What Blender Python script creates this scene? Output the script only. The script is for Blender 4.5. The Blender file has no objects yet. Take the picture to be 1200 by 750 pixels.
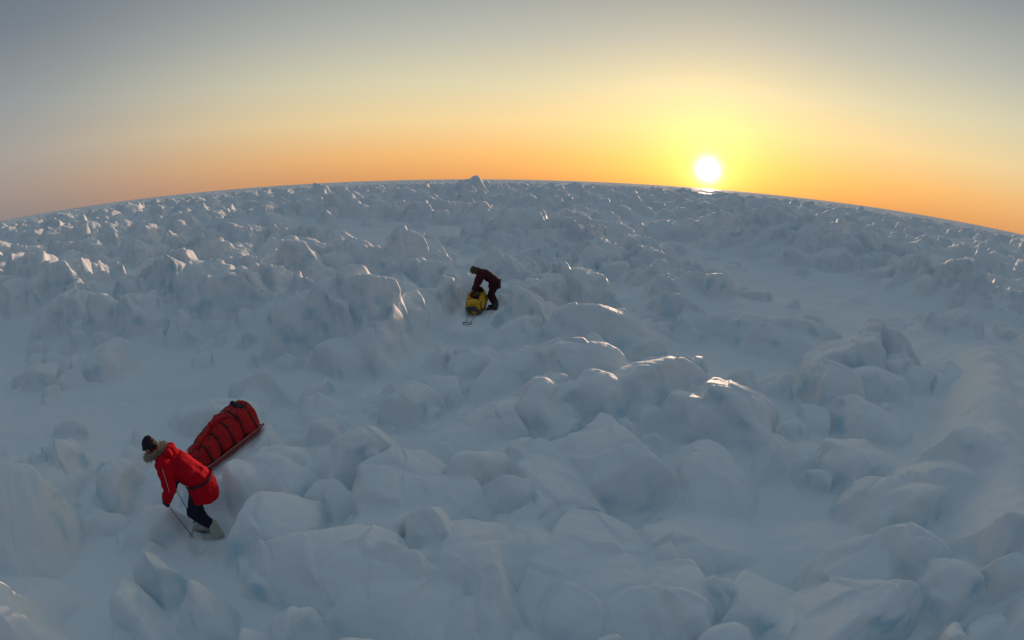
import bpy, bmesh, math, random, time
import numpy as np
from mathutils import Vector, Matrix, Euler, noise as mn
T0=time.time()
scene=bpy.context.scene
random.seed(7); rng=np.random.default_rng(11)
rad=math.radians
SUN_AZ=19.8; SUN_EL=1.9
CAM_H=4.5

def pol(az,d): return (d*math.sin(rad(az)), d*math.cos(rad(az)))

def newmat(name, color, rough=0.8, spec=0.3, bump=0.0, bscale=40, var=0.0, vscale=8, sheen=0.0):
    m=bpy.data.materials.new(name); m.use_nodes=True
    nt=m.node_tree; b=nt.nodes['Principled BSDF']
    b.inputs['Base Color'].default_value=(*color,1); b.inputs['Roughness'].default_value=rough
    b.inputs['Specular IOR Level'].default_value=spec
    if sheen: b.inputs['Sheen Weight'].default_value=sheen
    tc=nt.nodes.new('ShaderNodeTexCoord')
    if var>0:
        n=nt.nodes.new('ShaderNodeTexNoise'); n.inputs['Scale'].default_value=vscale; n.inputs['Detail'].default_value=5
        nt.links.new(tc.outputs['Object'],n.inputs['Vector'])
        r=nt.nodes.new('ShaderNodeMixRGB'); r.inputs[1].default_value=(*[c*(1-var) for c in color],1)
        r.inputs[2].default_value=(*[min(1,c*(1+var)) for c in color],1)
        nt.links.new(n.outputs['Fac'],r.inputs[0]); nt.links.new(r.outputs[0],b.inputs['Base Color'])
    if bump>0:
        n=nt.nodes.new('ShaderNodeTexNoise'); n.inputs['Scale'].default_value=bscale; n.inputs['Detail'].default_value=4
        nt.links.new(tc.outputs['Object'],n.inputs['Vector'])
        bp=nt.nodes.new('ShaderNodeBump'); bp.inputs['Strength'].default_value=bump; bp.inputs['Distance'].default_value=0.02
        nt.links.new(n.outputs['Fac'],bp.inputs['Height']); nt.links.new(bp.outputs['Normal'],b.inputs['Normal'])
    return m

# ---------------------------------------------------------------- noise
_g=rng.random(4096)*2*np.pi; GX=np.cos(_g); GY=np.sin(_g)
def _h(xi,yi,s):
    h=(xi*374761393+yi*668265263+s*97531337)&0xffffffff
    h=((h^(h>>13))*1274126177)&0xffffffff
    return ((h^(h>>16))&4095)
def pn(x,y,s=0):
    xf=np.floor(x); yf=np.floor(y); xi=xf.astype(np.int64); yi=yf.astype(np.int64)
    fx=x-xf; fy=y-yf
    u=fx*fx*fx*(fx*(fx*6-15)+10); v=fy*fy*fy*(fy*(fy*6-15)+10)
    def g(a,b,dx,dy):
        h=_h(a,b,s); return GX[h]*dx+GY[h]*dy
    n00=g(xi,yi,fx,fy); n10=g(xi+1,yi,fx-1,fy); n01=g(xi,yi+1,fx,fy-1); n11=g(xi+1,yi+1,fx-1,fy-1)
    a=n00+u*(n10-n00); b=n01+u*(n11-n01)
    return (a+v*(b-a))*1.45
def fbm(x,y,o=3,s=0):
    t=0;a=1
    for i in range(o):
        t=t+a*pn(x*2**i+i*7.3,y*2**i-i*3.1,s+i*17); a*=.5
    return t
def sst(a,b,x):
    t=np.clip((x-a)/(b-a),0,1); return t*t*(3-2*t)
def chunks(x,y,s,tilt=.6,gr=.3):
    """fractured plates: every cell is its own tilted plane, with a groove where cells meet"""
    xi=np.floor(x).astype(np.int64); yi=np.floor(y).astype(np.int64)
    f1=np.full(x.shape,9.); f2=np.full(x.shape,9.); val=np.zeros(x.shape)
    for a in (-1,0,1):
        for b in (-1,0,1):
            h=_h(xi+a,yi+b,s); h2=_h(xi+a,yi+b,s+7); h3=_h(xi+a,yi+b,s+13)
            dx=x-(xi+a+.1+.8*h/4095.); dy=y-(yi+b+.1+.8*h2/4095.)
            d=np.sqrt(dx*dx+dy*dy)
            v=(h3/4095.-.5)+tilt*(GX[h3]*dx+GY[h3]*dy)
            c=d<f1
            f2=np.where(c,f1,np.minimum(f2,d)); f1=np.where(c,d,f1); val=np.where(c,v,val)
    e=sst(0,gr,f2-f1)
    return (val+.35)*e

# ---------------------------------------------------------------- terrain grid
azf=np.arange(-78,78.001,0.13); azc=np.arange(80,281,2.0)
AZ=np.concatenate([azf,azc]); NF=len(azf)
R=[.03,.3,.8,1.3,1.8]
r=2.2
while r<6500:
    R.append(r)
    r*=1+(0.0040 if r<45 else (0.0075 if r<350 else 0.03))
R=np.array(R)
NR,NC=len(R),len(AZ)
RR,AA=np.meshgrid(R,AZ,indexing='ij')
X=RR*np.sin(np.radians(AA)); Y=RR*np.cos(np.radians(AA))
AW=(AA+180)%360-180
LR=np.log(RR)
far=sst(35,220,RR)

PANS=[(-40,12.6,14,.13,.95),(-18,11.8,9,.09,.8),(-4,14.5,5,.13,.7),(36,27,15,.17,1.0),(50,20,10,.16,.95),
      (11,62,9,.18,1),(-12,75,6,.12,.6),(32,6.4,13,.22,.75),(46,11,3.5,.35,.95),(8,21,10,.08,.6),(-30,9,7,.14,.6),
      (14,40,7,.1,.6),(40,52,14,.12,.6),(24,14.5,14,.15,.85),(-60,13,8,.12,.6),(25,20,10,.14,.8),(66,12,9,.5,.8),(38,9.5,6,.2,.6)]
calm=np.zeros_like(X)
for a,d,da,dd,s in PANS:
    calm=np.maximum(calm,s*np.exp(-((AW-a)/da)**2-((LR-math.log(d))/dd)**2))
PILES=[(-16,14.8,5.0,.10,1.0),(-21,17.0,6,.12,.9),(-30,19,7,.12,.7),(-58,34,10,.15,1.3),(-48,30,8,.12,1.0),(30,42,9,.14,1.7),
       (16,22,6,.1,.6),(46,33,8,.1,1.0),(-5.2,125,1.0,.05,2.2),(-7,118,3.2,.07,1.3),(-25,60,9,.14,1.2),(4,34,6,.1,.6),
       (3,9.6,4.5,.10,.2),(9.5,9.8,3.5,.12,.2),(-12,27,5,.1,.7),(22,10.5,6,.1,.25),(38,15,6,.12,.35),(-70,18,10,.2,1.0),
       (5,150,5,.1,1.2),(-22,150,6,.1,1.3),(25,110,5,.1,1.2)]
pile=np.zeros_like(X)
for a,d,da,dd,s in PILES:
    pile=pile+s*np.exp(-((AW-a)/da)**2-((LR-math.log(d))/dd)**2)
rub=sst(-.35,.25,pn(X/13+3.3,Y/13-8.1,5)+.35*pn(X/5,Y/5,6))*(1-calm)
rub=np.clip(rub+pile*.5,0,1)
base=.22*fbm(X/8.5,Y/8.5,2,31)+.10*pn(X/2.6,Y/2.6,41)*(1-calm*.6)
base+=pile
base+=rub*.40*(.3+1.0*np.abs(pn(X/6,Y/6,77)))
base+=far*rub*(.9*np.abs(pn(X/21,Y/21,51))+.5*pn(X/9,Y/9,52))
base+=sst(200,500,RR)*(1.6*np.abs(pn(X/70,Y/40,53))+1.0*np.abs(pn(X/26,Y/20,54)))*(1-sst(4000,6000,RR))
def seg_d(p0,p1):
    vx,vy=p1[0]-p0[0],p1[1]-p0[1]; L2=vx*vx+vy*vy
    t=np.clip(((X-p0[0])*vx+(Y-p0[1])*vy)/L2,0,1)
    return np.hypot(X-p0[0]-t*vx,Y-p0[1]-t*vy),t
# big wind-packed drift ridge on the right
rid=np.zeros_like(X)
for p0,p1,h,w in [(pol(52,17.5),pol(54,13),1.1,1.1),(pol(54,13),pol(56.5,9.5),1.15,1.1),(pol(56.5,9.5),pol(63,6.8),1.15,1.15)]:
    d,t=seg_d(p0,p1); rid=np.maximum(rid,h*np.exp(-(d/w)**2)); 
    q0=(p0[0]+1.5,p0[1]); q1=(p1[0]+1.5,p1[1]); d,t=seg_d(q0,q1); rid=np.maximum(rid,.8*h*np.exp(-(d/1.9)**2))
base=base*(1-.55*np.clip(rid,0,1))+rid*(1+.10*pn(X/1.3,Y/1.3,131))
tail=np.maximum(0,pn((X*.85+Y*.5)/3.6,(Y*.85-X*.5)/.95,121))
base+=.16*tail*calm*(1-sst(25,60,RR))
H=base.copy()

WX=.14*pn(X/.9,Y/.9,61)+.03*pn(X/.3,Y/.3,62)+.3*far*pn(X/4,Y/4,65)
WY=.14*pn(X/.9,Y/.9,63)+.03*pn(X/.3,Y/.3,64)+.3*far*pn(X/4,Y/4,66)
XW=X+WX; YW=Y+WY

def grid_at(F,x,y):
    rr=math.hypot(x,y); a=math.degrees(math.atan2(x,y))
    i=min(max(int(np.searchsorted(R,rr)),1),NR-1); j=min(max(int(np.searchsorted(azf,a)),1),NF-1)
    return float(F[i,j])

def block(x,y,a,h,soft=.12,kmix=.03,tilt=.3,steep=3,elong=1.0,zb=None,rs=random,curv=.3):
    rr=math.hypot(x,y); az=math.degrees(math.atan2(x,y))
    ext=a*1.5*max(1,elong)+.3
    i0=np.searchsorted(R,max(rr-ext,.1)); i1=np.searchsorted(R,rr+ext)
    da=math.degrees(math.asin(min(.99,ext/max(rr,ext*1.02))))
    j0=np.searchsorted(azf,az-da); j1=np.searchsorted(azf,az+da)
    if i1-i0<2 or j1-j0<2: return
    if zb is None: zb=grid_at(base,x,y)
    sl=(slice(i0,i1),slice(j0,j1))
    dx=XW[sl]-x; dy=YW[sl]-y
    th=rs.uniform(0,math.pi); c,s=math.cos(th),math.sin(th)
    u=(dx*c+dy*s)/elong; v=-dx*s+dy*c
    k=soft*a
    acc=np.exp(-np.clip((h+rs.uniform(-tilt,tilt)*u+rs.uniform(-tilt,tilt)*v-curv*(u*u+v*v)/a)/k,-40,40))
    n=rs.randint(4,6); a0=rs.uniform(0,6.28)
    for q in range(n):
        al=a0+q*2*math.pi/n+rs.uniform(-.3,.3); d=a*rs.uniform(.65,1.0); st=steep*rs.uniform(.45,1.5)
        acc+=np.exp(-np.clip(st*(d-(u*math.cos(al)+v*math.sin(al)))/k,-40,40))
    hb=-k*np.log(acc)+zb
    A=H[sl]; kk=kmix
    m=np.maximum(A,hb)+np.maximum(kk-np.abs(A-hb),0)**2/(4*kk)
    H[sl]=np.where(hb>zb-.8,m,A)

def scatter(n,d0,d1,amin,amax,hf,soft,kmix,steep,dens=1.0,az=77,thr=.1,curv=.3,tilt=.38,pw=2.0):
    cnt=0
    for _ in range(n):
        d=math.sqrt(random.uniform(d0*d0,d1*d1)); a_=random.uniform(-az,az)
        x,y=pol(a_,d)
        m=grid_at(rub,x,y)
        if random.random()>m*dens+thr: continue
        if grid_at(calm,x,y)>.45 and random.random()<.93: continue
        if grid_at(rid,x,y)>.35 and random.random()<.9: continue
        t=random.random()**pw; a=amin+(amax-amin)*t
        h=a*random.uniform(*hf)*(.55+.5*m)
        block(x,y,a,h,soft*random.uniform(.5,1.5),kmix*random.uniform(.5,1.6),tilt,steep*random.uniform(.7,1.3),random.uniform(1,1.6),curv=curv)
        cnt+=1
    return cnt
c=0
c+=scatter(75,3.2,13,.6,1.05,(.5,.85),.12,.03,2.6,thr=.3)
c+=scatter(230,2.8,15,.28,.62,(.8,1.25),.14,.02,3.0,thr=.15,curv=.3)
c+=scatter(320,2.8,14,.10,.28,(.8,1.3),.16,.012,2.6,thr=.06,curv=.4)
c+=scatter(900,14,45,.5,1.5,(.5,1.05),.08,.035,2.8,curv=.2,tilt=.5)
c+=scatter(2500,14,42,.2,.6,(.7,1.25),.11,.02,2.8,curv=.25,tilt=.5)
c+=scatter(2400,40,110,.7,2.2,(.5,.95),.07,.06,2.6,curv=.15,tilt=.5)
c+=scatter(3800,100,330,1.3,3.6,(.4,.75),.08,.15,2.0,curv=.15,tilt=.5)
print('blocks',c,time.time()-T0)
rs=random.Random(4)
for (a_,d_,a,h,so,km,ti,st,el,zb) in [
  (3.6,9.0,1.0,1.12,.20,.02,.10,2.8,1.0,.05),(10.2,9.7,.95,1.0,.20,.02,.15,2.6,1.1,.10),(6.5,11.2,1.2,.9,.16,.04,.25,2.4,1.3,.2),
  (-2.8,8.6,.55,.55,.2,.02,.2,2.6,1.1,.1),(15.5,9.2,.55,.55,.2,.02,.2,2.6,1.0,.1),
  (-15,14.2,1.15,1.35,.09,.03,.3,2.6,1.1,.7),(-12.0,13.4,.9,1.05,.09,.03,.3,2.8,1.0,.4),(-18.5,15,1.1,1.2,.09,.03,.35,2.6,1.2,.9),
  (-10,14.6,.7,.9,.09,.03,.4,3.0,1.1,.5),(-14.5,12.9,.8,.6,.09,.03,.35,2.4,1.2,.4),(-21,14.6,.8,.9,.09,.03,.4,2.8,1.1,.6),
  (-6.4,17.6,.5,.85,.08,.03,.3,3.2,1.0,.4),
  (-59,7.9,1.15,1.2,.18,.04,.12,2.4,1.2,.1),(-66,5.6,.95,1.05,.18,.04,.15,2.4,1.1,.1),(-52,9.8,.7,.7,.16,.04,.2,2.8,1.2,.1),
  (-41,4.7,.36,.80,.2,.02,.15,3.0,1.0,.1),(-45,5.7,.36,.60,.2,.02,.2,2.8,1.0,.1),(-22,5.0,.95,.65,.14,.02,.15,2.4,1.25,.1),(-50,5.2,.5,.6,.18,.02,.2,2.8,1.0,.1),(-36,4.0,.4,.55,.18,.02,.2,2.6,1.0,.1),
  (-31,4.2,.5,.55,.15,.02,.2,2.6,1.1,.1),(-28.5,6.2,.58,.58,.15,.02,.25,2.8,1.1,.1),(-17,7.6,.62,.58,.15,.02,.25,2.8,1.2,.1),(-30.5,7.4,.5,.55,.15,.02,.2,2.8,1.0,.1),(-13,4.3,.7,.5,.15,.02,.2,2.6,1.2,.1),(-5,4.2,.45,.5,.15,.02,.2,2.6,1.2,.1),
  (-46.5,8.6,.5,.6,.16,.03,.2,3,1.0,.1),
  (0,5.1,.85,.5,.11,.02,.25,2.6,1.3,.1),(6,6.7,.8,.58,.10,.02,.3,2.8,1.3,.1),(14,4.8,.9,.46,.10,.02,.3,2.4,1.5,.1),(-8,6.2,.7,.55,.11,.02,.25,2.8,1.4,.1),
  (30,8.3,1.3,.5,.12,.05,.3,1.4,1.6,.0),(22,6.0,1.1,.45,.12,.03,.3,1.8,1.6,.0),(38,6.4,1.2,.45,.12,.06,.3,1.4,1.6,.0),
  (53,7.0,.9,.4,.2,.1,.15,1.4,1.4,.3),(38,3.75,.42,1.25,.2,.05,.1,2.6,1.0,.1),
  (-5.2,125,2.6,1.7,.05,.1,.6,1.6,1.0,1.9),(-4.2,124,1.8,.8,.05,.1,.6,1.8,1.0,1.9),(-6.6,126,2.4,.7,.05,.1,.6,1.6,1.3,1.9),(-5.4,124,.9,2.6,.05,.1,.6,2.2,1.0,2.1)]:
    x,y=pol(a_,d_); block(x,y,a,h,so,km,ti,st,el,zb,rs)
hi=np.clip(H-base,0,.5)/.5
nor=1-.85*np.clip(rid,0,1)
ck=chunks((X+.8*WX+.35*H)/.62,(Y+.8*WY-.3*H)/.62,201,.7,.2)
H+=ck*.12*np.clip(rub*.6+hi*.6,0,1)*(1-calm*.9)*(1-.35*(1-sst(8,16,RR)))*(1-sst(60,120,RR))*nor
ck=chunks((X+WX*2+.4*H)/1.5,(Y+WY*2-.4*H)/1.5,231,.7,.25)
H+=ck*.28*np.clip(rub*.7+hi*.4,0,1)*(1-calm)*sst(11,22,RR)*(1-sst(300,600,RR))*nor
ck=chunks((X+WX*2)/.23,(Y+WY*2)/.2,261,.7)
H+=ck*.035*rub*(1-calm)*sst(9,16,RR)*(1-sst(30,45,RR))*nor
print('chunks',time.time()-T0)
P1=np.array(pol(-38.4,6.9)); P1Z=0.0
P1[0]+=.13; P1[1]+=.04
S1b=np.array([-4.49,8.2]); S1f=np.array([-5.28,6.66]); S1c=(S1b+S1f)/2
P2=np.array([-.66,17.0]); P2Z=.47
S2c=np.array([-1.12,16.75])
def level(px,py,z,rin,rout,gx=0,gy=0):
    global H
    d=np.hypot(X-px,Y-py)+.12*pn(X/.5,Y/.5,91)
    w=1-sst(rin,rout,d)
    tgt=z+gx*(X-px)+gy*(Y-py)+.03*pn(X/.35,Y/.35,92)
    H=H*(1-w)+tgt*w
hx,hy=(S1b-S1f)/np.linalg.norm(S1b-S1f)
def scrub(px,py,rad_,k):
    global H
    d=np.hypot(X-px,Y-py); w=(1-sst(.1,rad_,d))*k; H=H*(1-w)+grid_at(base,px,py)*.7*w
for k in range(26):
    t=k/25; scrub(S1b[0]+.25+(S2c[0]-S1b[0]-.25)*t+.6*math.sin(t*5),S1b[1]+.4+(S2c[1]-1.9-S1b[1]-.4)*t,.8,.5)
SL1=.23
for t in (-.7,-.35,0,.35,.7):
    level(S1c[0]+hx*t,S1c[1]+hy*t,.17+SL1*t,.34,.70,SL1*hx,SL1*hy)
level(P1[0],P1[1],P1Z,.34,.68)
level(P1[0]-.2,P1[1]-.75,-.02,.15,.5)
for t in (-.8,-.4,0,.4,.8,1.3,1.8):
    level(S2c[0],S2c[1]-t,P2Z-.02-.02*t,.38,.8)
level(P2[0],P2[1],P2Z,.4,.8)
near=1-sst(20,70,RR)
H+=near*((.014+.016*calm)*pn(X/.5+Y/1.6,Y/.35,101)+.006*pn(X/.12,Y/.16,102))+ (1-calm)*near*.012*np.abs(pn(X/.22,Y/.22,103))
def dent(px,py,r_,dep):
    global H
    d2=(X-px)**2+(Y-py)**2; H=H-dep*np.exp(-d2/(r_*r_))
for k in range(26):
    t=k/25
    x=S1b[0]+.2+(S2c[0]-S1b[0])*t+.6*math.sin(t*5)+random.uniform(-.2,.2); y=S1b[1]+.3+(S2c[1]-2-S1b[1])*t+random.uniform(-.1,.1)
    dent(x,y,.11,.08)
for cx,cy in ((P1[0],P1[1]),(P2[0],P2[1])):
    for k in range(9): dent(cx+random.uniform(-.5,.5),cy+random.uniform(-.6,.4),.10,.05)
keep=np.minimum(np.minimum(np.hypot(X-P1[0],Y-P1[1]),np.hypot(X-P2[0],Y-P2[1])),np.minimum(np.hypot(X-S1c[0],Y-S1c[1])-.6,np.hypot(X-S2c[0],Y-S2c[1])-.4))
lat=np.clip(H-base+.1,0,.7)*sst(.5,1.2,keep)
s_=1+far*2
DX=lat*(.16*pn((X*.5+H*1.1)/s_/.5,(Y+H*.5)/s_/.65,301)+.03*pn((X+H*1.6)/s_/.24,(Y-H*1.2)/s_/.24,303))*s_
DY=lat*(.16*pn((Y*.5-H*1.1)/s_/.5,(X+H*.7)/s_/.65,302)+.03*pn((Y+H*1.6)/s_/.24,(X-H*1.2)/s_/.24,304))*s_
print('terrain',time.time()-T0)
co=np.stack([X+DX,Y+DY,H],-1).reshape(-1,3).astype(np.float32)
I=np.arange(NR-1)[:,None]; J=np.arange(NC)[None,:]; J2=(J+1)%NC
q=np.stack([I*NC+J,I*NC+J2,(I+1)*NC+J2,(I+1)*NC+J],-1).reshape(-1,4).astype(np.int32)
me=bpy.data.meshes.new('ice_rubble_ground')
me.vertices.add(len(co)); me.vertices.foreach_set('co',co.ravel())
me.loops.add(q.size); me.loops.foreach_set('vertex_index',q.ravel())
me.polygons.add(len(q)); me.polygons.foreach_set('loop_start',np.arange(0,q.size,4,dtype=np.int32))
me.polygons.foreach_set('use_smooth',np.ones(len(q),dtype=bool))
me.update(calc_edges=True)
ground=bpy.data.objects.new('snow_covered_ice_rubble_ground',me); scene.collection.objects.link(ground)
print('mesh',len(co),time.time()-T0)

m=bpy.data.materials.new('snow_and_ice'); m.use_nodes=True; nt=m.node_tree; N=nt.nodes; L=nt.links
b=N['Principled BSDF']; b.inputs['Roughness'].default_value=.65; b.inputs['Specular IOR Level'].default_value=.2
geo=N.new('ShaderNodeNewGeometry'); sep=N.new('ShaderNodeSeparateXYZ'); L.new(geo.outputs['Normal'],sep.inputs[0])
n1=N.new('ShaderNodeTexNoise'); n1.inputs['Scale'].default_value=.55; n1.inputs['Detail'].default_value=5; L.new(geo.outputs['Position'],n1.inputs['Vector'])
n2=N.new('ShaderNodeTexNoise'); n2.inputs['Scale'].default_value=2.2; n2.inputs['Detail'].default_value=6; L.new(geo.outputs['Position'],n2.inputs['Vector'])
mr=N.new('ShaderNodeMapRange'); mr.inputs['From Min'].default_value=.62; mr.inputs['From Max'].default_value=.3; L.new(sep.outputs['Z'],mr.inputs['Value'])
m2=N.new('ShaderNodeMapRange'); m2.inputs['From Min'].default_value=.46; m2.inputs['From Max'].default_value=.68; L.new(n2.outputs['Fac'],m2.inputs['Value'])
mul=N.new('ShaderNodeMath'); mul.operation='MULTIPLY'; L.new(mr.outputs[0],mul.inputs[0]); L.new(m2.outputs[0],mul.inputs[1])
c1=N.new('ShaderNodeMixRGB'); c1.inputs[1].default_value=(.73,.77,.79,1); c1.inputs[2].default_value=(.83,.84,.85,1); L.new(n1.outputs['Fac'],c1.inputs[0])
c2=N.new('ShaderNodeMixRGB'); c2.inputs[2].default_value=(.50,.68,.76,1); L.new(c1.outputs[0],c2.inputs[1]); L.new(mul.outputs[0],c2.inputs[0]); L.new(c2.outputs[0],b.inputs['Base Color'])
n3=N.new('ShaderNodeTexNoise'); n3.inputs['Scale'].default_value=9; n3.inputs['Detail'].default_value=7; n3.inputs['Roughness'].default_value=.6; L.new(geo.outputs['Position'],n3.inputs['Vector'])
bp=N.new('ShaderNodeBump'); bp.inputs['Strength'].default_value=.35; bp.inputs['Distance'].default_value=.03; L.new(n3.outputs['Fac'],bp.inputs['Height']); L.new(bp.outputs['Normal'],b.inputs['Normal'])
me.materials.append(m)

# ---------------------------------------------------------------- figure tools
def V(*a): return Vector(a)
def tup(r): return (r,r,r) if isinstance(r,(int,float)) else r
def capsule_bm(dst,p0,r0,p1,r1):
    bm=bmesh.new()
    for p,r_ in ((p0,tup(r0)),(p1,tup(r1))):
        M=Matrix.Translation(Vector(p))@Matrix.Diagonal((*r_,1))
        bmesh.ops.create_icosphere(bm,subdivisions=2,radius=1,matrix=M)
    res=bmesh.ops.convex_hull(bm,input=bm.verts[:],use_existing_faces=False)
    keep_=set(g for g in res['geom'] if isinstance(g,bmesh.types.BMFace))
    bmesh.ops.delete(bm,geom=[f for f in bm.faces if f not in keep_],context='FACES')
    bmesh.ops.delete(bm,geom=[v for v in bm.verts if not v.link_faces],context='VERTS')
    bmesh.ops.recalc_face_normals(bm,faces=bm.faces)
    t=bpy.data.meshes.new('t'); bm.to_mesh(t); bm.free(); dst.from_mesh(t); bpy.data.meshes.remove(t)
def fused(name,parts,voxel,mats,parent,smooth=4,wr=0.0,wscale=9,xf=None):
    """one continuous surface from tapered segments; parts=(p0,r0,p1,r1,matindex)"""
    bm=bmesh.new()
    for p in parts: capsule_bm(bm,*p[:4])
    t=bpy.data.meshes.new('t'); bm.to_mesh(t); bm.free()
    o=bpy.data.objects.new('t',t); scene.collection.objects.link(o)
    md=o.modifiers.new('r','REMESH'); md.mode='VOXEL'; md.voxel_size=voxel; md.adaptivity=0
    ms=o.modifiers.new('s','SMOOTH'); ms.factor=.5; ms.iterations=smooth
    dg=bpy.context.evaluated_depsgraph_get(); dg.update()
    me=bpy.data.meshes.new_from_object(o.evaluated_get(dg)); bpy.data.objects.remove(o)
    me.name=name
    n=len(me.polygons); cen=np.empty(n*3); me.polygons.foreach_get('center',cen); cen=cen.reshape(-1,3)
    best=np.full(n,1e9); lab=np.zeros(n,dtype=np.int32)
    for (p0,r0,p1,r1,mi) in parts:
        a=np.array(p0,float); d=np.array(p1,float)-a; L2=max(d@d,1e-9)
        tt=np.clip(((cen-a)@d)/L2,0,1)
        r_=np.array(tup(r0))[None]*(1-tt[:,None])+np.array(tup(r1))[None]*tt[:,None]
        e=(np.linalg.norm((cen-a-tt[:,None]*d)/r_,axis=1)-1)*r_.mean(1)
        k=e<best; best[k]=e[k]; lab[k]=mi
    me.materials.clear()
    for m_ in mats: me.materials.append(m_)
    me.polygons.foreach_set('material_index',lab); me.polygons.foreach_set('use_smooth',np.ones(n,dtype=bool))
    if wr>0:
        for v in me.vertices:
            p=v.co; k=mn.noise(V(p.x*wscale,p.y*wscale,p.z*wscale*1.9))+.5*mn.noise(V(p.x*wscale*2.3,p.y*wscale*2.3,p.z*wscale*3.6))
            v.co=p+v.normal*k*wr
    if xf is not None: me.transform(xf)
    me.update()
    ob=bpy.data.objects.new(name,me); scene.collection.objects.link(ob); ob.parent=parent
    return ob
def tube(name,pts,r_,mat,parent,cyc=False):
    cu=bpy.data.curves.new(name,'CURVE'); cu.dimensions='3D'; cu.bevel_depth=r_; cu.bevel_resolution=2
    s=cu.splines.new('POLY'); s.points.add(len(pts)-1)
    for p,q_ in zip(s.points,pts): p.co=(*q_,1)
    s.use_cyclic_u=cyc; cu.use_fill_caps=True
    cu.materials.append(mat)
    ob=bpy.data.objects.new(name,cu); scene.collection.objects.link(ob); ob.parent=parent; return ob
def tufts(name,path,nrm_c,count,length,mat,parent,core=.02,seed=1):
    rr=random.Random(seed); bm=bmesh.new(); n=len(path)
    for _ in range(count):
        i=rr.randrange(n); t=rr.random(); p=Vector(path[i]).lerp(Vector(path[(i+1)%n]),t)
        d=(p-Vector(nrm_c)).normalized()+Vector((rr.uniform(-.8,.8),rr.uniform(-.8,.8),rr.uniform(-.8,.8)))
        d.normalize(); s=d.cross(Vector((rr.uniform(-1,1),rr.uniform(-1,1),rr.uniform(-1,1)))).normalized()*.006
        p=p+Vector((rr.uniform(-1,1),rr.uniform(-1,1),rr.uniform(-1,1)))*core*.6
        l=length*rr.uniform(.6,1.2)
        bm.faces.new([bm.verts.new(p-s),bm.verts.new(p+s),bm.verts.new(p+d*l*.6+s*.7+V(0,0,-.006)),bm.verts.new(p+d*l+V(0,0,-.014))])
    me=bpy.data.meshes.new(name); bm.to_mesh(me); bm.free(); me.materials.append(mat)
    ob=bpy.data.objects.new(name,me); scene.collection.objects.link(ob); ob.parent=parent
    tube(name+'_core',path,core,mat,parent,True)
    return ob
def hand(name,wrist,f,a,parent,mat,s=1.0):
    f=Vector(f).normalized(); a=Vector(a); a=(a-f*a.dot(f)).normalized(); n=f.cross(a)
    w=Vector(wrist)
    P=lambda x,y,z: tuple(w+f*x*s+a*y*s+n*z*s)
    parts=[(P(-.02,0,0),.032,P(.02,0,0),.030,0),(P(.02,-.02,0),.022,P(.085,-.026,.0),.018,0),(P(.02,.02,0),.022,P(.085,.026,0),.018,0),(P(.03,0,0),.024,P(.085,0,0),.020,0)]
    for i,(y,l) in enumerate(((.034,.92),(.0115,1.0),(-.0115,.95),(-.034,.78))):
        p0=P(.088,y,0); p1=P(.088+.030*l,y,.018); p2=P(.088+.028*l,y*.98,.018+.03*l); p3=P(.088+.004,y*.96,.022+.036*l)
        parts+=[(p0,.0125,p1,.0118,0),(p1,.0118,p2,.0112,0),(p2,.0112,p3,.0102,0)]
    parts+=[(P(.03,.03,.004),.016,P(.06,.050,.022),.0135,0),(P(.06,.050,.022),.0135,P(.084,.036,.050),.0115,0)]
    return fused(name,parts,.0052,[mat],parent,smooth=1)
def head(parent,c,pitch,yaw,skin,hair,eye,lip,hatm,style):
    M=Matrix.Translation(Vector(c))@Matrix.Rotation(yaw,4,'Z')@Matrix.Rotation(pitch,4,'Y')
    parts=[((-.02,0,.03),(.092,.076,.085),(0,0,.02),(.09,.074,.085),0),((.03,0,-.04),(.055,.055,.05),(.055,0,-.085),(.03,.032,.026),0),
      ((.085,0,.015),.012,(.108,0,-.022),.014,0),((.078,-.035,.028),.013,(.084,.035,.028),.013,0),
      ((.06,.04,-.02),.022,(.06,.04,-.025),.02,0),((.06,-.04,-.02),.022,(.06,-.04,-.025),.02,0),
      ((-.005,.076,.01),(.018,.009,.028),(-.008,.078,-.005),(.013,.008,.018),0),((-.005,-.076,.01),(.018,.009,.028),(-.008,-.078,-.005),(.013,.008,.018),0),
      ((.078,-.018,-.058),.010,(.078,.018,-.058),.010,1),((-.03,0,-.03),(.055,.055,.06),(-.03,0,-.12),(.055,.055,.05),0)]
    fused('head',parts,.006,[skin,lip],parent,smooth=2,xf=M)
    for s_ in (1,-1):
        bm=bmesh.new(); bmesh.ops.create_uvsphere(bm,u_segments=12,v_segments=8,radius=.0125,matrix=M@Matrix.Translation((.082,.031*s_,.006)))
        t=bpy.data.meshes.new('eye'); bm.to_mesh(t); bm.free(); t.materials.append(eye); o=bpy.data.objects.new('eye',t); scene.collection.objects.link(o); o.parent=parent
    fused('hair',[((-.05,0,.0),(.068,.08,.085),(-.06,0,-.05),(.045,.068,.05),0)],.008,[hair],parent,smooth=1,wr=.006,wscale=40,xf=M)
    if style=='hat':
        fused('fur_hat',[((-.022,0,.062),(.105,.092,.072),(-.01,0,.045),(.11,.094,.05),0),((.085,-.04,.062),.02,(.085,.04,.062),.02,1),
              ((-.01,.088,.03),(.035,.016,.03),(-.005,.088,-.045),(.028,.014,.03),0),((-.01,-.088,.03),(.035,.016,.03),(-.005,-.088,-.045),(.028,.014,.03),0)],
              .008,[hatm,hair],parent,smooth=2,wr=.005,wscale=45,xf=M)
    else:
        fused('hood',[((-.03,0,.04),(.115,.102,.085),(-.02,0,.0),(.112,.104,.09),0),((-.05,0,-.03),(.09,.1,.08),(-.09,0,-.10),(.09,.11,.07),0)],
              .009,[hatm],parent,smooth=3,wr=.004,wscale=18,xf=M)
    return M

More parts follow.
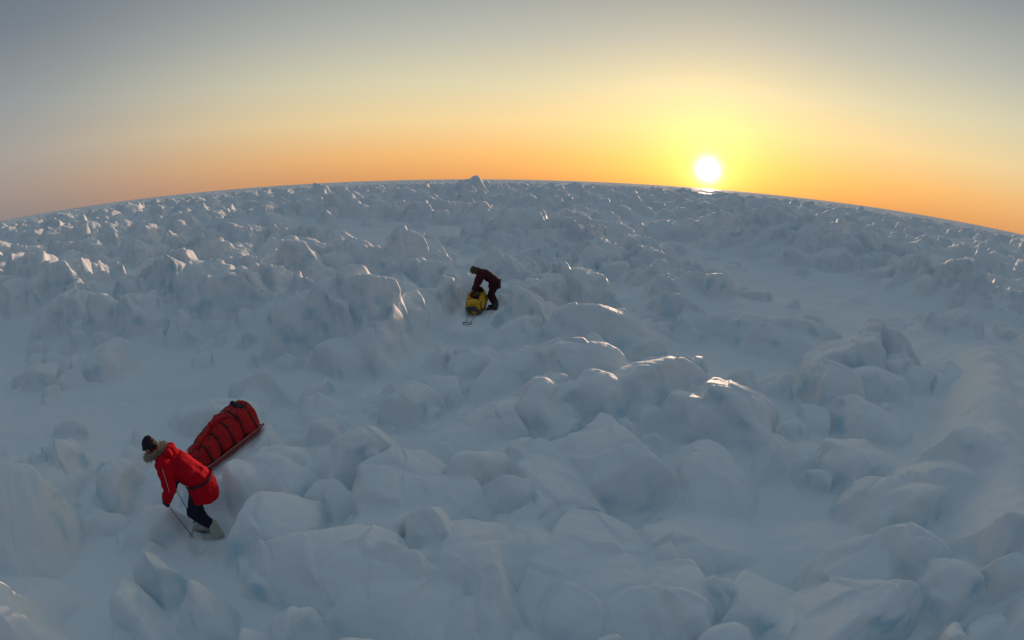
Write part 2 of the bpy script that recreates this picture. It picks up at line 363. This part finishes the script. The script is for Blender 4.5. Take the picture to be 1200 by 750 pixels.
skin=newmat('skin',(.50,.28,.20),.55,var=.1); hair=newmat('hair',(.03,.02,.015),.7); eye=newmat('eye',(.03,.03,.035),.2,.5); lip=newmat('lips',(.38,.13,.11),.5)
red=newmat('red_jacket_cloth',(.46,.004,.014),.85,.08,bump=.3,bscale=25,var=.28,vscale=5)
navy=newmat('dark_trouser_cloth',(.014,.014,.030),.8,.15,bump=.3,bscale=30,var=.3)
boot=newmat('cream_boot_felt',(.42,.40,.36),.9,.2,bump=.4,bscale=60,var=.35)
dboot=newmat('dark_boot_felt',(.06,.05,.05),.9,.2,bump=.4,bscale=60,var=.25)
sole=newmat('boot_rubber',(.03,.03,.03),.7)
glove=newmat('black_glove_leather',(.025,.022,.022),.6,bump=.2,bscale=60,var=.3)
furm=newmat('ruff_fur',(.44,.36,.27),.95,.1,var=.35,vscale=30)
hatm=newmat('dark_fur_hat_fur',(.03,.025,.035),.95,.1,bump=.6,bscale=90,var=.4,vscale=30)
pipe=newmat('reflective_piping',(.45,.40,.40),.5,.4)
polem=newmat('pole_metal',(.14,.14,.15),.35,.5)
strapm=newmat('black_webbing',(.015,.015,.018),.7,bump=.2,bscale=150)
cord=newmat('tow_cord',(.05,.05,.06),.8)
maroon=newmat('maroon_jacket_cloth',(.055,.014,.020),.8,.12,bump=.3,bscale=25,var=.3,vscale=5)
olive=newmat('olive_hood_cloth',(.075,.065,.025),.8,.12,bump=.3,bscale=25,var=.25)
black=newmat('black_trouser_cloth',(.034,.010,.014),.8,.15,bump=.3,bscale=30,var=.3)
yellow=newmat('yellow_bag_nylon',(.66,.36,.015),.6,.3,bump=.35,bscale=14,var=.25)
redbag=newmat('red_bag_nylon',(.44,.010,.012),.6,.2,bump=.5,bscale=14,var=.35,vscale=4)
hullm=newmat('sledge_hull_red_plastic',(.30,.02,.015),.45,.4,var=.2)
rimm=newmat('sledge_rim_plastic',(.30,.22,.18),.5,.4,var=.2)
hulld=newmat('sledge_hull_dark_plastic',(.05,.05,.055),.4,.5,var=.1)

def empty(name,loc,heading):
    e=bpy.data.objects.new(name,None); scene.collection.objects.link(e); e.location=loc; e.rotation_euler=(0,0,heading); e.empty_display_size=.3; return e
def ski_pole(parent,grip,tip,nm):
    g=Vector(grip); t=Vector(tip); d=(g-t).normalized()
    tube(nm+'_shaft',[tuple(t),tuple(g)],.0065,polem,parent)
    tube(nm+'_grip',[tuple(g-d*.09),tuple(g+d*.06)],.015,glove,parent)
    s=d.orthogonal().normalized(); u=d.cross(s); c_=t+d*.07
    tube(nm+'_basket',[tuple(c_+(s*math.cos(k*math.pi/6)+u*math.sin(k*math.pi/6))*.04) for k in range(12)],.004,polem,parent,True)
    for k in range(4):
        tube(nm+'_spoke',[tuple(c_),tuple(c_+(s*math.cos(k*math.pi/2)+u*math.sin(k*math.pi/2))*.04)],.003,polem,parent)

# --------------------------------------------------------------- traveller in red, leaning into the harness
HD1=math.atan2(-.34,-.94)
e=empty('person_in_red_jacket',(P1[0],P1[1],P1Z-.06),HD1)
body=[((-.10,0,.91),(.20,.23,.15),(.18,0,1.18),(.21,.25,.17),0),((.18,0,1.18),(.20,.25,.16),(.34,0,1.29),(.16,.21,.12),0),
 ((.33,-.18,1.27),.122,(.33,.18,1.27),.122,0),((.36,0,1.30),.118,(.46,0,1.36),.10,0),
 ((-.10,0,.91),(.215,.245,.13),(-.10,0,.68),(.23,.26,.04),0),
 ((.33,.19,1.26),.122,(.27,.35,1.00),.097,0),((.27,.35,1.00),.097,(.38,.28,.81),.069,0),
 ((.33,-.19,1.26),.122,(.27,-.35,1.00),.097,0),((.27,-.35,1.00),.097,(.36,-.30,.80),.069,0),
 ((-.08,.095,.86),(.14,.12,.12),(.10,.12,.48),.102,1),((.10,.12,.48),.102,(-.14,.12,.24),.08,1),
 ((-.08,-.095,.86),(.14,.12,.12),(.12,-.11,.48),.102,1),((.12,-.11,.48),.102,(.05,-.11,.24),.08,1),
 ((-.13,.12,.26),.088,(-.17,.12,.09),.085,2),((-.19,.12,.07),.07,(.03,.125,.065),.062,2),
 ((.05,-.11,.26),.088,(.03,-.11,.09),.085,2),((.01,-.11,.07),.07,(.22,-.12,.065),.062,2),
 ((-.19,.12,.03),(.08,.06,.025),(.05,.125,.03),(.06,.055,.025),3),((.01,-.11,.03),(.08,.06,.025),(.24,-.12,.03),(.06,.055,.025),3)]
fused('body',body,.014,[red,navy,boot,sole],e,smooth=4,wr=.018,wscale=7)
M=head(e,(.525,0,1.455),rad(50),rad(8),skin,hair,eye,lip,hatm,'hat')
fused('folded_hood',[((.25,-.11,1.37),.07,(.25,.11,1.37),.07,0),((.22,0,1.34),.10,(.31,0,1.39),.07,0)],.011,[red],e,smooth=3,wr=.006,wscale=14)
ring=[(.46+.13*math.cos(k*math.pi/9),.135*math.sin(k*math.pi/9),1.375-.06*math.cos(k*math.pi/9)) for k in range(18)]
tufts('hood_fur_ruff',ring,(.46,0,1.335),3000,.07,furm,e,core=.034)
for s_,el,wr_ in ((1,(.27,.35,1.00),(.38,.28,.81)),(-1,(.27,-.35,1.00),(.36,-.30,.80))):
    f=(Vector(wr_)-Vector(el)).normalized(); wpos=Vector(wr_)+f*.05
    ax=Vector((.12,0,1)); hand('gloved_hand',wpos,f,ax,e,glove,1.08)
    tube('cuff',[tuple(Vector(wr_)+f*.03),tuple(Vector(wr_)+f*.07)],.062,strapm,e)
    n_=f.cross((ax-f*ax.dot(f)).normalized())
    g=wpos+f*.105+n_*.026
    ski_pole(e,tuple(g+Vector((.008,0,.06))),(g.x-.22,g.y-.10*s_,.05),'ski_pole')
def ringpts(c,rx,ry,n=28,tilt=0): return [(c[0]+rx*math.cos(k*2*math.pi/n),c[1]+ry*math.sin(k*2*math.pi/n),c[2]+tilt*math.cos(k*2*math.pi/n)) for k in range(n)]
def band(name,c,rx,ry,h,mat,parent,tilt=0):
    bm=bmesh.new(); lo_=[bm.verts.new((p[0],p[1],p[2]-h/2)) for p in ringpts(c,rx,ry,28,tilt)]; hi_=[bm.verts.new((p[0],p[1],p[2]+h/2)) for p in ringpts(c,rx,ry,28,tilt)]
    for k in range(28): bm.faces.new((lo_[k],lo_[(k+1)%28],hi_[(k+1)%28],hi_[k]))
    me=bpy.data.meshes.new(name); bm.to_mesh(me); bm.free(); me.materials.append(mat); o=bpy.data.objects.new(name,me); scene.collection.objects.link(o); o.parent=parent
    md=o.modifiers.new('s','SOLIDIFY'); md.thickness=.006
band('waist_harness',(-.08,0,.94),.222,.250,.03,strapm,e,-.06)
tube('sleeve_piping',[(.31,.315,1.28),(.25,.445,1.02),(.31,.40,.91)],.004,pipe,e)
tube('sleeve_piping',[(.31,-.315,1.28),(.25,-.445,1.02),(.30,-.405,.90)],.004,pipe,e)

# --------------------------------------------------------------- sledges
def loft(name,secs,mats,parent,close_ends=True,solid=None,cyc=True):
    bm=bmesh.new(); rows=[[bm.verts.new(p) for p in s_] for s_ in secs]; n=len(rows[0])
    for i in range(len(rows)-1):
        for k in range(n if cyc else n-1):
            f=bm.faces.new((rows[i][k],rows[i][(k+1)%n],rows[i+1][(k+1)%n],rows[i+1][k])); f.smooth=True
    if close_ends:
        bm.faces.new(rows[0]); bm.faces.new(rows[-1])
    bmesh.ops.recalc_face_normals(bm,faces=bm.faces)
    me=bpy.data.meshes.new(name); bm.to_mesh(me); bm.free()
    for m_ in mats: me.materials.append(m_)
    o=bpy.data.objects.new(name,me); scene.collection.objects.link(o); o.parent=parent
    if solid: md=o.modifiers.new('s','SOLIDIFY'); md.thickness=solid
    return o
def sledge(name,loc,heading,pitch,bagm,hm,rm,hb,lumps=.02,L_=1.8,seed=0,nstr=6,lash=True,taper=.5):
    e=bpy.data.objects.new(name,None); scene.collection.objects.link(e); e.location=loc; e.rotation_euler=(0,pitch,heading)
    secs=[]
    for i in range(25):
        t=i/24; x=-L_/2+L_*t; w_=.27*(1-.55*max(0,(t-.62)/.38)**2)*(1-.10*max(0,.1-t)/.1); zk=.02+.30*max(0,(t-.72)/.28)**2+.05*max(0,.08-t)/.08
        rim=.13+.17*max(0,(t-.75)/.25)**2
        row=[]
        for k in range(13):
            u=-1+2*k/12; row.append((x,w_*math.copysign(min(1,abs(u)*1.25),u) ,zk+(rim-zk)*max(0,(abs(u)-.62)/.38)**1.6))
        secs.append(row)
    loft('hull',secs,[hm],e,close_ends=False,solid=.01,cyc=False)
    for sgn in (0,-1):
        tube('hull_rim',[s_[sgn] for s_ in secs],.010,rm,e)
    tube('hull_rim_front',[secs[-1][k] for k in range(13)],.010,rm,e)
    tube('hull_rim_back',[secs[0][k] for k in range(13)],.010,rm,e)
    for sgn in (-.13,.13): tube('runner',[(-L_/2+.05,sgn,.012),(L_*.2,sgn,.010)],.014,hulld,e)
    def sec(t,g=0.0,n=36):
        x=-L_/2+.05+(L_-.22)*t
        w_=.275*(1-.5*max(0,(t-.55)/.45)**2); h_=hb*(1-taper*max(0,(t-.3)/.7)**1.3)
        zc=.05+h_/2; out=[]
        endf=min(1,(t/.05))**.5*.12+.88 if t<.05 else (min(1,(1-t)/.06)**.5*.3+.7 if t>.94 else 1)
        for k in range(n):
            a=2*math.pi*k/n; c_,s_=math.cos(a),math.sin(a); ex=.62
            yy=(w_*endf+g)*math.copysign(abs(c_)**ex,c_); zz=(h_/2*endf+g)*math.copysign(abs(s_)**ex,s_)
            q_=mn.noise(V(x*4.2+seed*9,yy*5,zz*6))*lumps+mn.noise(V(x*11+seed,yy*13,zz*13))*lumps*.5
            pin=-.016*math.exp(-(((t*nstr)%1-.5)/.12)**2) if g==0 else 0
            f=1+(q_+pin)/.25
            out.append((x+.03*(zz/h_)*(1 if t<.5 else 0),yy*f,zc+zz*f))
        return out
    NS=70
    loft('cargo_bag',[sec(i/NS) for i in range(NS+1)],[bagm],e)
    for j in range(nstr):
        t0=(j+.5)/nstr; loft('strap',[sec(t0-.008,.006),sec(t0+.008,.006)],[strapm],e,close_ends=False,solid=.004)
    if lash:
        for sgn in (1,-1):
            pts=[]
            for j in range(13):
                t=(j+.25)/13.; s_=sec(t,.012); idx=(3 if j%2 else 8) if sgn>0 else (15 if j%2 else 10)
                pts.append(s_[idx])
            fine=[]
            for a,b_ in zip(pts[:-1],pts[1:]):
                for q_ in range(4): fine.append(tuple(Vector(a).lerp(Vector(b_),q_/4)+V(0,0,.012*math.sin(q_/4*math.pi))))
            tube('lashing_cord',fine,.006,strapm,e)
        tube('zip',[ (lambda s_: (s_[9][0],s_[9][1],s_[9][2]+.002))(sec(.03+.9*k/40,.0)) for k in range(41)],.006,strapm,e)
    return e
head1=math.atan2(*(S1f-S1b)[::-1])
s1=sledge('cargo_sledge',(S1c[0],S1c[1],.18),head1,math.atan(SL1),redbag,hullm,rimm,.54,seed=1,lumps=.055)
fused('dark_load_roll',[((-.66,-.16,.57),.06,(-.64,.14,.57),.055,0),((-.30,.05,.57),.06,(-.05,-.05,.55),.07,1),((.05,-.02,.51),.045,(.40,.02,.41),.05,1)],.014,[strapm,redbag],s1,smooth=3,wr=.01,wscale=14)
Mi=Matrix.LocRotScale(Vector((S1c[0],S1c[1],.18)),Euler((0,math.atan(SL1),head1)),None)
pe=Matrix.Translation((P1[0],P1[1],P1Z-.06))@Matrix.Rotation(HD1,4,'Z')
for sgn in (1,-1):
    a=Mi@V(.88,.10*sgn,.26); b_=pe@V(-.26,.10*sgn,.94)
    pts=[tuple(Mi.inverted()@(a.lerp(b_,k/10)-V(0,0,.12*math.sin(k/10*math.pi)))) for k in range(11)]
    tube('tow_line',pts,.007,cord,s1)

h2=math.atan2(-1,-.10)
s2=sledge('cargo_sledge',(S2c[0],S2c[1],P2Z+.0),h2,rad(3),yellow,hulld,hulld,.50,seed=5,L_=1.45,lumps=.06,nstr=3,lash=False,taper=.25)
fused('dark_duffel',[((-.52,-.10,.56),.12,(-.28,.08,.56),.13,0),((-.15,-.05,.55),.08,(.08,.08,.53),.08,1),((.2,-.12,.50),.06,(.3,.1,.49),.06,0)],.016,[black,olive],s2,smooth=3,wr=.014,wscale=12)
tube('tow_shaft',[(.62,.12,.22),(1.0,.12,.08),(1.35,.05,.03)],.008,polem,s2)
tube('tow_shaft',[(.62,-.12,.22),(1.0,-.10,.07),(1.35,-.03,.03)],.008,polem,s2)
tube('harness_webbing',[(1.45+.10*math.cos(k*.9)+.03*math.sin(k*2.3),.13*math.sin(k*.9),.035+.015*math.sin(k*1.7)) for k in range(14)],.007,strapm,s2)

# --------------------------------------------------------------- traveller bent over the yellow sledge
hd=math.atan2(-.18,-1)
e=empty('person_in_dark_jacket',(P2[0],P2[1],P2Z-.03),hd)
body=[((-.12,0,.90),(.18,.21,.15),(.20,0,1.13),(.185,.23,.16),0),((.20,0,1.13),(.18,.23,.15),(.33,0,1.20),(.13,.19,.11),0),
 ((.31,-.18,1.16),.11,(.31,.18,1.16),.11,0),((.34,0,1.20),.11,(.45,0,1.22),.095,3),
 ((-.12,0,.90),(.195,.22,.14),(-.10,0,.70),(.20,.225,.04),0),
 ((.31,.19,1.15),.11,(.42,.26,.90),.088,0),((.42,.26,.90),.088,(.52,.16,.70),.062,0),
 ((.31,-.19,1.15),.11,(.40,-.27,.90),.088,0),((.40,-.27,.90),.088,(.50,-.18,.68),.062,0),
 ((-.12,.10,.84),(.145,.13,.12),(.05,.14,.48),.102,1),((.05,.14,.48),.102,(-.08,.15,.24),.082,1),
 ((-.12,-.10,.84),(.145,.13,.12),(-.02,-.15,.48),.102,1),((-.02,-.15,.48),.102,(-.16,-.17,.24),.082,1),
 ((-.08,.15,.25),.086,(-.10,.15,.09),.083,2),((-.12,.15,.065),.068,(.10,.16,.06),.06,2),
 ((-.16,-.17,.25),.086,(-.18,-.17,.09),.083,2),((-.20,-.17,.065),.068,(.02,-.18,.06),.06,2)]
fused('body',body,.014,[maroon,black,dboot,olive],e,smooth=4,wr=.012,wscale=7)
head(e,(.55,0,1.24),rad(60),rad(5),skin,hair,eye,lip,olive,'hood')
hand('gloved_hand',(.555,.135,.655),(.10,-.12,-.30),(0,1,.1),e,glove,1.08)
hand('gloved_hand',(.535,-.155,.635),(.10,.10,-.30),(0,1,.1),e,glove,1.08)
band('waist_harness',(-.12,0,.90),.20,.226,.035,strapm,e,-.05)
print('figures',time.time()-T0)

# ---------------------------------------------------------------- world
sd=Vector((math.sin(rad(SUN_AZ))*math.cos(rad(SUN_EL)),math.cos(rad(SUN_AZ))*math.cos(rad(SUN_EL)),math.sin(rad(SUN_EL))))
w=bpy.data.worlds.new('World'); scene.world=w; w.use_nodes=True; nt=w.node_tree; N=nt.nodes; L=nt.links
bg=N['Background']
tc=N.new('ShaderNodeTexCoord')
def math_(op,a=None,b_=None,c_=None,clamp=False):
    n=N.new('ShaderNodeMath'); n.operation=op; n.use_clamp=clamp
    for i,v in enumerate((a,b_,c_)):
        if v is None: continue
        if isinstance(v,(int,float)): n.inputs[i].default_value=v
        else: L.new(v,n.inputs[i])
    return n.outputs[0]
nrm=N.new('ShaderNodeVectorMath'); nrm.operation='NORMALIZE'; L.new(tc.outputs['Generated'],nrm.inputs[0])
sx=N.new('ShaderNodeSeparateXYZ'); L.new(nrm.outputs[0],sx.inputs[0])
elev=math_('MULTIPLY',math_('ARCSINE',sx.outputs['Z']),180/math.pi)
efac=math_('DIVIDE',elev,60.0,clamp=True)
def ramp(stops,fac):
    r_=N.new('ShaderNodeValToRGB'); cr=r_.color_ramp; cr.interpolation='LINEAR'
    while len(cr.elements)<len(stops): cr.elements.new(.5)
    for e,(p,c_) in zip(cr.elements,stops): e.position=p/60; e.color=(*c_,1)
    L.new(fac,r_.inputs[0]); return r_.outputs[0]
ZEN=(.185,.262,.325)
anti_r=ramp([(0,(.10,.115,.155)),(8,(.15,.14,.175)),(20,(.11,.135,.18)),(40,(.13,.17,.22)),(60,ZEN)],efac)
far_r=ramp([(0,(.27,.235,.235)),(2.5,(.33,.275,.26)),(6,(.355,.325,.305)),(11,(.28,.30,.31)),(18,(.175,.205,.24)),(27,(.115,.145,.19)),(40,(.13,.17,.22)),(60,ZEN)],efac)
sun_r=ramp([(0,(.76,.35,.12)),(2.5,(.87,.47,.165)),(6,(.86,.63,.31)),(10,(.70,.63,.41)),(15,(.48,.48,.41)),(22,(.27,.30,.31)),(32,(.16,.20,.25)),(60,ZEN)],efac)
hl=math_('SQRT',math_('ADD',math_('MULTIPLY',sx.outputs['X'],sx.outputs['X']),math_('MULTIPLY',sx.outputs['Y'],sx.outputs['Y'])))
ca=math_('DIVIDE',math_('ADD',math_('MULTIPLY',sx.outputs['X'],math.sin(rad(SUN_AZ))),math_('MULTIPLY',sx.outputs['Y'],math.cos(rad(SUN_AZ)))),math_('MAXIMUM',hl,.001))
def mrange(a,b_):
    n=N.new('ShaderNodeMapRange'); n.interpolation_type='SMOOTHSTEP'; n.inputs['From Min'].default_value=a; n.inputs['From Max'].default_value=b_; L.new(ca,n.inputs['Value']); return n.outputs[0]
m0=N.new('ShaderNodeMixRGB'); L.new(mrange(-.6,.12),m0.inputs[0]); L.new(anti_r,m0.inputs[1]); L.new(far_r,m0.inputs[2])
mx=N.new('ShaderNodeMixRGB'); L.new(mrange(.2,1.0),mx.inputs[0]); L.new(m0.outputs[0],mx.inputs[1]); L.new(sun_r,mx.inputs[2])
sky=N.new('ShaderNodeTexSky'); sky.sky_type='NISHITA'; sky.sun_disc=False; sky.sun_elevation=rad(SUN_EL); sky.sun_rotation=rad(SUN_AZ)
sky.air_density=1.0; sky.dust_density=1.5; sky.ozone_density=1.5
sks=N.new('ShaderNodeVectorMath'); sks.operation='SCALE'; sks.inputs['Scale'].default_value=.02; L.new(sky.outputs[0],sks.inputs[0])
dt=N.new('ShaderNodeVectorMath'); dt.operation='DOT_PRODUCT'; L.new(nrm.outputs[0],dt.inputs[0]); dt.inputs[1].default_value=sd
ang=math_('MULTIPLY',math_('ARCCOSINE',math_('MINIMUM',dt.outputs['Value'],1.0)),180/math.pi)
g1=math_('EXPONENT',math_('DIVIDE',ang,-7.0)); g2=math_('EXPONENT',math_('DIVIDE',ang,-1.6))
q_=math_('DIVIDE',ang,.95); core=math_('EXPONENT',math_('MULTIPLY',math_('MULTIPLY',q_,q_),-1.0))
def scaled(col,f):
    n=N.new('ShaderNodeVectorMath'); n.operation='SCALE'; n.inputs[0].default_value=col; L.new(f,n.inputs['Scale']); return n.outputs[0]
def add(a,b_):
    n=N.new('ShaderNodeVectorMath'); n.operation='ADD'; L.new(a,n.inputs[0]); L.new(b_,n.inputs[1]); return n.outputs[0]
tot=add(mx.outputs[0],sks.outputs[0]); tot=add(tot,scaled((.50,.34,.02),g1)); tot=add(tot,scaled((1.2,.85,.3),g2)); tot=add(tot,scaled((5,4.5,3.2),core))
L.new(tot,bg.inputs['Color']); bg.inputs['Strength'].default_value=1.0

ld=bpy.data.lights.new('sun','SUN'); ld.energy=3.6; ld.angle=rad(.6); ld.color=(1,.66,.46)
lo=bpy.data.objects.new('sun',ld); scene.collection.objects.link(lo)
lo.rotation_euler=(-sd).to_track_quat('-Z','Y').to_euler()
lo.location=(20,60,30)

cd=bpy.data.cameras.new('camera'); cam=bpy.data.objects.new('camera',cd); scene.collection.objects.link(cam); scene.camera=cam
cd.type='PANO'; cd.sensor_width=36; cd.sensor_height=22.5; cd.clip_end=20000; cd.clip_start=.05
for tgt in (cd,getattr(cd,'cycles',None)):
    try:
        tgt.panorama_type='FISHEYE_EQUISOLID'; tgt.fisheye_lens=19.65; tgt.fisheye_fov=math.pi
    except Exception as ex: print('pano',ex)
cam.matrix_world=Matrix.Translation((0,0,CAM_H))@Matrix.Rotation(rad(90-14.47),4,'X')@Matrix.Rotation(rad(.8),4,'Z')
scene.view_settings.view_transform='Standard'; scene.view_settings.look='None'; scene.view_settings.exposure=0
print('done',time.time()-T0)
